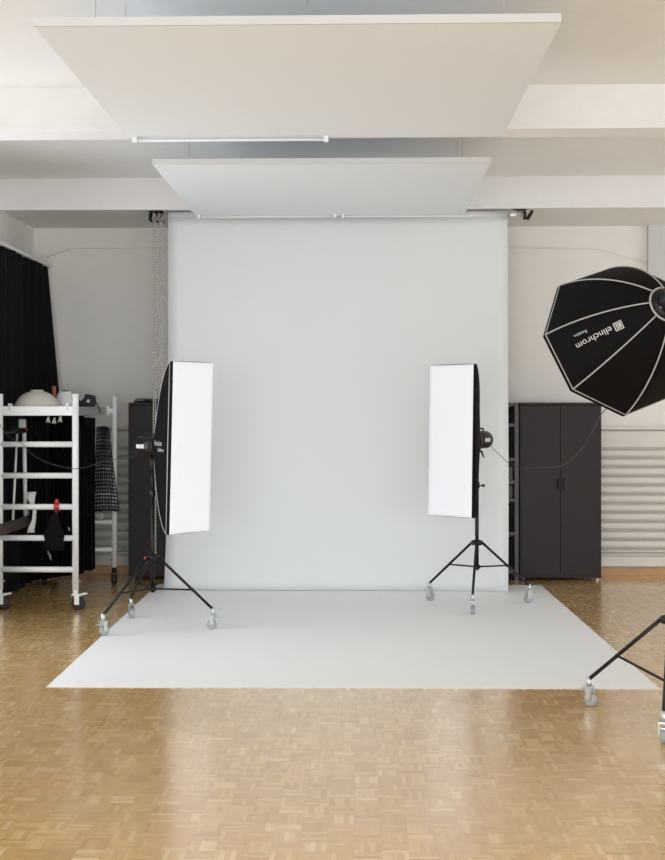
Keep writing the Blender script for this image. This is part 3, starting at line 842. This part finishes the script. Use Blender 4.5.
def head(hub, n, label, L=.235, C=None):
    """flash head behind the speed ring, on a tilting clamp over the stand pole"""
    b = -n
    t = thing('flash_head', tuple(hub + b * .1 - V((0, 0, .09))), label, 'flash head', 'flash heads on the stands')
    p = MB().lathe(hub + b * .036, b, [(0, .055), (0, .070), (.03, .078), (.06, .084), (L - .035, .084), (L - .01, .072), (L, .05)], 24)
    p.build('body', M['plastic'], t)
    u, w_ = orth(b)
    side = V((0, 0, 1)).cross(b).normalized()
    if side.y > 0: side = -side
    # white badge strip on the camera-facing flank
    bd_ = MB(); c0 = hub + b * (L - .085) + side * .083 - V((0, 0, 0.0))
    m3 = Matrix((b, side, V((0, 0, 1)))).transposed()
    bd_.box(c0, (min(.10, L - .12), .006, .034), m=m3, bev=.001)
    bd_.build('badge', M['label'], t)
    bd2 = MB().lathe(c0 + side * .002, side, [(0, .012), (.003, .010)], 12)
    bd2.build('badge_emblem', M['wire'], t)
    h_ = MB().tube([hub + b * .06 + V((0, 0, .08)), hub + b * .07 + V((0, 0, .105)), hub + b * (L - .045) + V((0, 0, .108)), hub + b * (L - .035) + V((0, 0, .08))], .009, 8)
    h_.build('grip', M['plastic'], t)
    if C is not None:
        ztop = hub.z - .0
        a_ = V((C.x, C.y, hub.z - .21))
        MB().tube([a_, V((C.x, C.y, hub.z - .13)), hub + b * .09 - V((0, 0, .075))], [.023, .022, .020], 12).build('mount', M['black'], t)
        k = hub + b * .07 - V((0, 0, .11))
        sd = V((b.x, b.y, 0))
        MB().tube([k, k + sd * .06 + V((0, 0, .0)), k + sd * .10 + V((0, 0, -.06))], [.011, .011, .007], 8).build('lever', M['plastic'], t)
    return t

# left
angL = math.radians(50)
nL = V((math.sin(angL), -math.cos(angL), 0))
SL = at(188.3, 447.3, 10.02)
tL, hubL, nL, txL, hullL, mm = strip(SL, angL, .445, 1.43, .38, 1, 'strip softbox at left of the backdrop, white front turned right', '', marking=True, tilt=.022)
head(hubL, nL, 'black flash head behind the left strip softbox, in front of the black cabinet', C=V((CL.x, CL.y, 0)))
# lettering on its near flank
for body, sz, dz, s0 in (('Rotalux', .062, .015, .30), ('Softbox', .045, -.035, .52)):
    vs, fs_ = text_mesh(body, sz)
    side_k = 3 * mm + mm // 2     # middle of the near edge
    out = []
    for v in vs:
        s = s0 + v.x / .42
        P = hullL(side_k, min(s, .985)); zoff = v.y + dz
        Q = hullL(side_k, min(s, .985) - .05)
        tg = (P - Q).normalized(); nn = tg.cross(V((0, 0, 1))).normalized()
        if nn.dot(V((-.3, -1, 0))) < 0: nn = -nn
        out.append(P + V((0, 0, zoff)) + nn * .010)
    MB().add(out, fs_).build('lettering', M['label'], tL)
def smooth(pts, n=8):
    out = []
    P = [pts[0]] + list(pts) + [pts[-1]]
    for i in range(1, len(P) - 2):
        for k in range(n):
            t_ = k / n
            a_, b, c_, d_ = P[i - 1], P[i], P[i + 1], P[i + 2]
            out.append(.5 * ((2 * b) + (c_ - a_) * t_ + (2 * a_ - 5 * b + 4 * c_ - d_) * t_ ** 2 + (3 * b - a_ - 3 * c_ + d_) * t_ ** 3))
    out.append(P[-2])
    return out

# right
angR = math.radians(-40)
SR = at(453.2, 440.6, 11.10)
tR, hubR, nR, txR, hullR, mm = strip(SR, angR, .49, 1.40, .33, 1, 'strip softbox at right of the backdrop, white front turned left', '', tilt=.013)
head(hubR, nR, 'black flash head behind the right strip softbox, in front of the backdrop', L=.20, C=V((CR.x, CR.y, 0)))

# ------------------------------------------------------------------ octagonal softbox at the right edge
H = V((1.768, 7.0, 2.482)); A = V((-.34051, .88043, -.32999)).normalized()
U = V((.93267, .36072, 0)); Wv = V((-.11903, .30777, .94398))
LO, RO, RR, ROLL = .552, .486, .105, 2.29262
def oseam(k, s):
    a_ = k * PI / 4 + ROLL
    t_ = s * PI / 2
    r = RR + (RO - RR) * (.45 * s + .55 * math.sin(t_))
    z = LO * (.55 * s + .45 * (1 - math.cos(t_)))
    return H + A * z + (U * math.cos(a_) + Wv * math.sin(a_)) * r
t8 = thing('octagonal_softbox', tuple(H + A * .3 - V((0, 0, .5))), 'black octagonal softbox with grey seams seen from behind at right edge', 'softbox')
ns = 16; md = 4
o8 = MB()
def osurf(k, lat, s):
    """between seam k and k+1"""
    p = oseam(k, s).lerp(oseam(k + 1, s), lat)
    # cloth between the rods pulled slightly flat at the throat: blend towards a circle at the ring
    ax_ = H + A * ((p - H).dot(A))
    rad = (p - ax_).length
    full = (oseam(k, s) - (H + A * ((oseam(k, s) - H).dot(A)))).length
    w_ = (1 - s) ** 3
    return ax_ + (p - ax_) * (1 + (full / rad - 1) * w_)
NK = 8 * md
vs = [osurf(j // md, (j % md) / md, i / ns) for i in range(ns + 1) for j in range(NK)]
o8.add(vs, [(i * NK + j, i * NK + (j + 1) % NK, (i + 1) * NK + (j + 1) % NK, (i + 1) * NK + j) for i in range(ns) for j in range(NK)], True)
vs = [osurf(j // md, (j % md) / md, 1) + A * q for q in (0, .036) for j in range(NK)]
o8.add(vs, [(j, (j + 1) % NK, NK + (j + 1) % NK, NK + j) for j in range(NK)])
o8.build('shell', M['softbox'], t8, solid=.006)
for k in range(8):
    MB().tube([oseam(k, i / ns) + (oseam(k, i / ns) - H - A * .28).normalized() * .004 for i in range(ns + 1)], .0048, 6).build('seam', M['piping'], t8)
MB().tube([osurf(j // md, (j % md) / md, 1) + (osurf(j // md, (j % md) / md, 1) - H).normalized() * .003 for j in list(range(NK)) + [0]], .0045, 6).build('rim_piping', M['piping'], t8)
MB().tube([osurf(j // md, (j % md) / md, 0) * 1.0 - A * .002 for j in list(range(NK)) + [0]], .0065, 8).build('ring_piping', M['piping'], t8)
MB().add([osurf(j // md, (j % md) / md, 1) * 1.0 + A * .03 for j in range(NK)], [tuple(range(NK))]).build('diffuser', M['diffuser'], t8)
MB().lathe(H - A * .002, A, [(-.03, .055), (-.03, .085), (-.005, .098), (.03, .098), (.03, .055)], 28).build('speed_ring', M['black'], t8)
for k in range(4):
    a_ = k * PI / 2 + .5
    c_ = H - A * .035 + (U * math.cos(a_) + Wv * math.sin(a_)) * .072
    MB().lathe(c_, -A, [(0, .009), (.006, .007)], 8).build('rivet', M['wire'], t8)
# printed name: runs from the ring towards the rim of the panel between the second and third left corner
SK = 1
def place_text(vs, fs_, s0, lat0, scale_s=.62, name='lettering'):
    out = []
    for v in vs:
        s = s0 + v.x / scale_s
        p0, p1 = osurf(SK, 0, s), osurf(SK, 1, s)
        wd = (p1 - p0).length
        lat = lat0 + v.y / wd
        P = osurf(SK, lat, s)
        e = osurf(SK, lat, s + .02) - P; g_ = p1 - p0
        nn = e.cross(g_).normalized()
        if nn.dot(-P + V((0, 0, 1.85))) < 0: nn = -nn
        out.append(P + nn * .006)
    return MB().add(out, fs_).build(name, M['label'], t8)
vs, fs_ = text_mesh('elinchrom', .056)
place_text(vs, fs_, .41, .39)
vs, fs_ = text_mesh('Rotalux', .026)
place_text([v + V((.13, 0, 0)) for v in vs], fs_, .41, .23)
# logo: square with maze-like bars
lg = MB(); sq = .05
def rc(x0, x1, y0, y1): lg.add([V((x0, y0, 0)), V((x1, y0, 0)), V((x1, y1, 0)), V((x0, y1, 0))], [(0, 1, 2, 3)])
f_ = sq / 10
rc(0, sq, 0, f_); rc(0, sq, sq - f_, sq); rc(0, f_, 0, sq); rc(sq - f_, sq, 0, sq)
rc(f_ * 2, f_ * 4, f_ * 2, f_ * 8); rc(f_ * 4.6, f_ * 8, f_ * 2, f_ * 3.4); rc(f_ * 4.6, f_ * 8, f_ * 4.3, f_ * 5.7); rc(f_ * 4.6, f_ * 8, f_ * 6.6, f_ * 8)
place_text([v + V((-.062, -.006, 0)) for v in lg.v], lg.f, .41, .39, name='printed_logo')

stand(CO.x, CO.y, fo, 2.0, 'black wheeled stand at the right edge, under the octagonal softbox', zc=.62, zb=.25, zj=.35)
t = thing('flash_head', tuple(H - A * .15 - V((0, 0, .12))), 'black flash head behind the octagonal softbox at the right edge', 'flash head', 'flash heads on the stands')
MB().lathe(H - A * .034, -A, [(0, .055), (0, .075), (.03, .082), (.20, .085), (.23, .075), (.24, .05)], 24).build('body', M['plastic'], t)
MB().tube([V((CO.x, CO.y, 1.97)), V((CO.x, CO.y, 2.04)), V((1.85, 6.98, 2.20)), H - A * .14 - V((0, 0, .075))], [.022, .022, .02, .02], 12).build('mount', M['black'], t)

# ------------------------------------------------------------------ cables
def cable(pts, r, m, label, grp='power cables'):
    solo('power_cable', MB().tube(smooth(pts), r, 8), m, label, 'cable', grp)
st = hubR - nR * .27 - V((0, 0, .05))
cable([st, at(500, 455, 11.35), at(510, 463.5, 11.15), at(522, 467.5, 10.8), at(540, 467.6, 10.4), at(556, 467, 10.0), at(568, 462.5, 9.6), at(580, 451, 9.2), at(590, 436, 8.8), at(598, 421, 8.4), at(606, 409, 8.15), at(650, 370, 8.2), at(705, 330, 8.0), at(735, 305, 7.5), at(725, 290, 7.0), H - A * .22 + V((.09, 0, 0))],
      .0030, M['cable'], 'thin dark cable sagging from the right flash head across the cabinet to the octagonal softbox')
st = hubL - nL * .26 - V((0, 0, .07))
cable([st, at(128, 458, 10.75), at(112, 459.5, 10.95), at(100, 463, 11.0), at(80, 468.5, 11.07), at(66, 467.5, 11.08), at(50, 463.5, 11.09), at(36, 457, 11.10), at(27, 449.5, 11.10), at(21, 443, 11.10), at(8, 436, 11.08), at(-3, 420, 11.09)],
      .0030, M['cable'], 'thin dark cable sagging from the left flash head across the white tower rungs')

for o in list(bpy.data.objects):
    if '_w' in o: del o['_w']
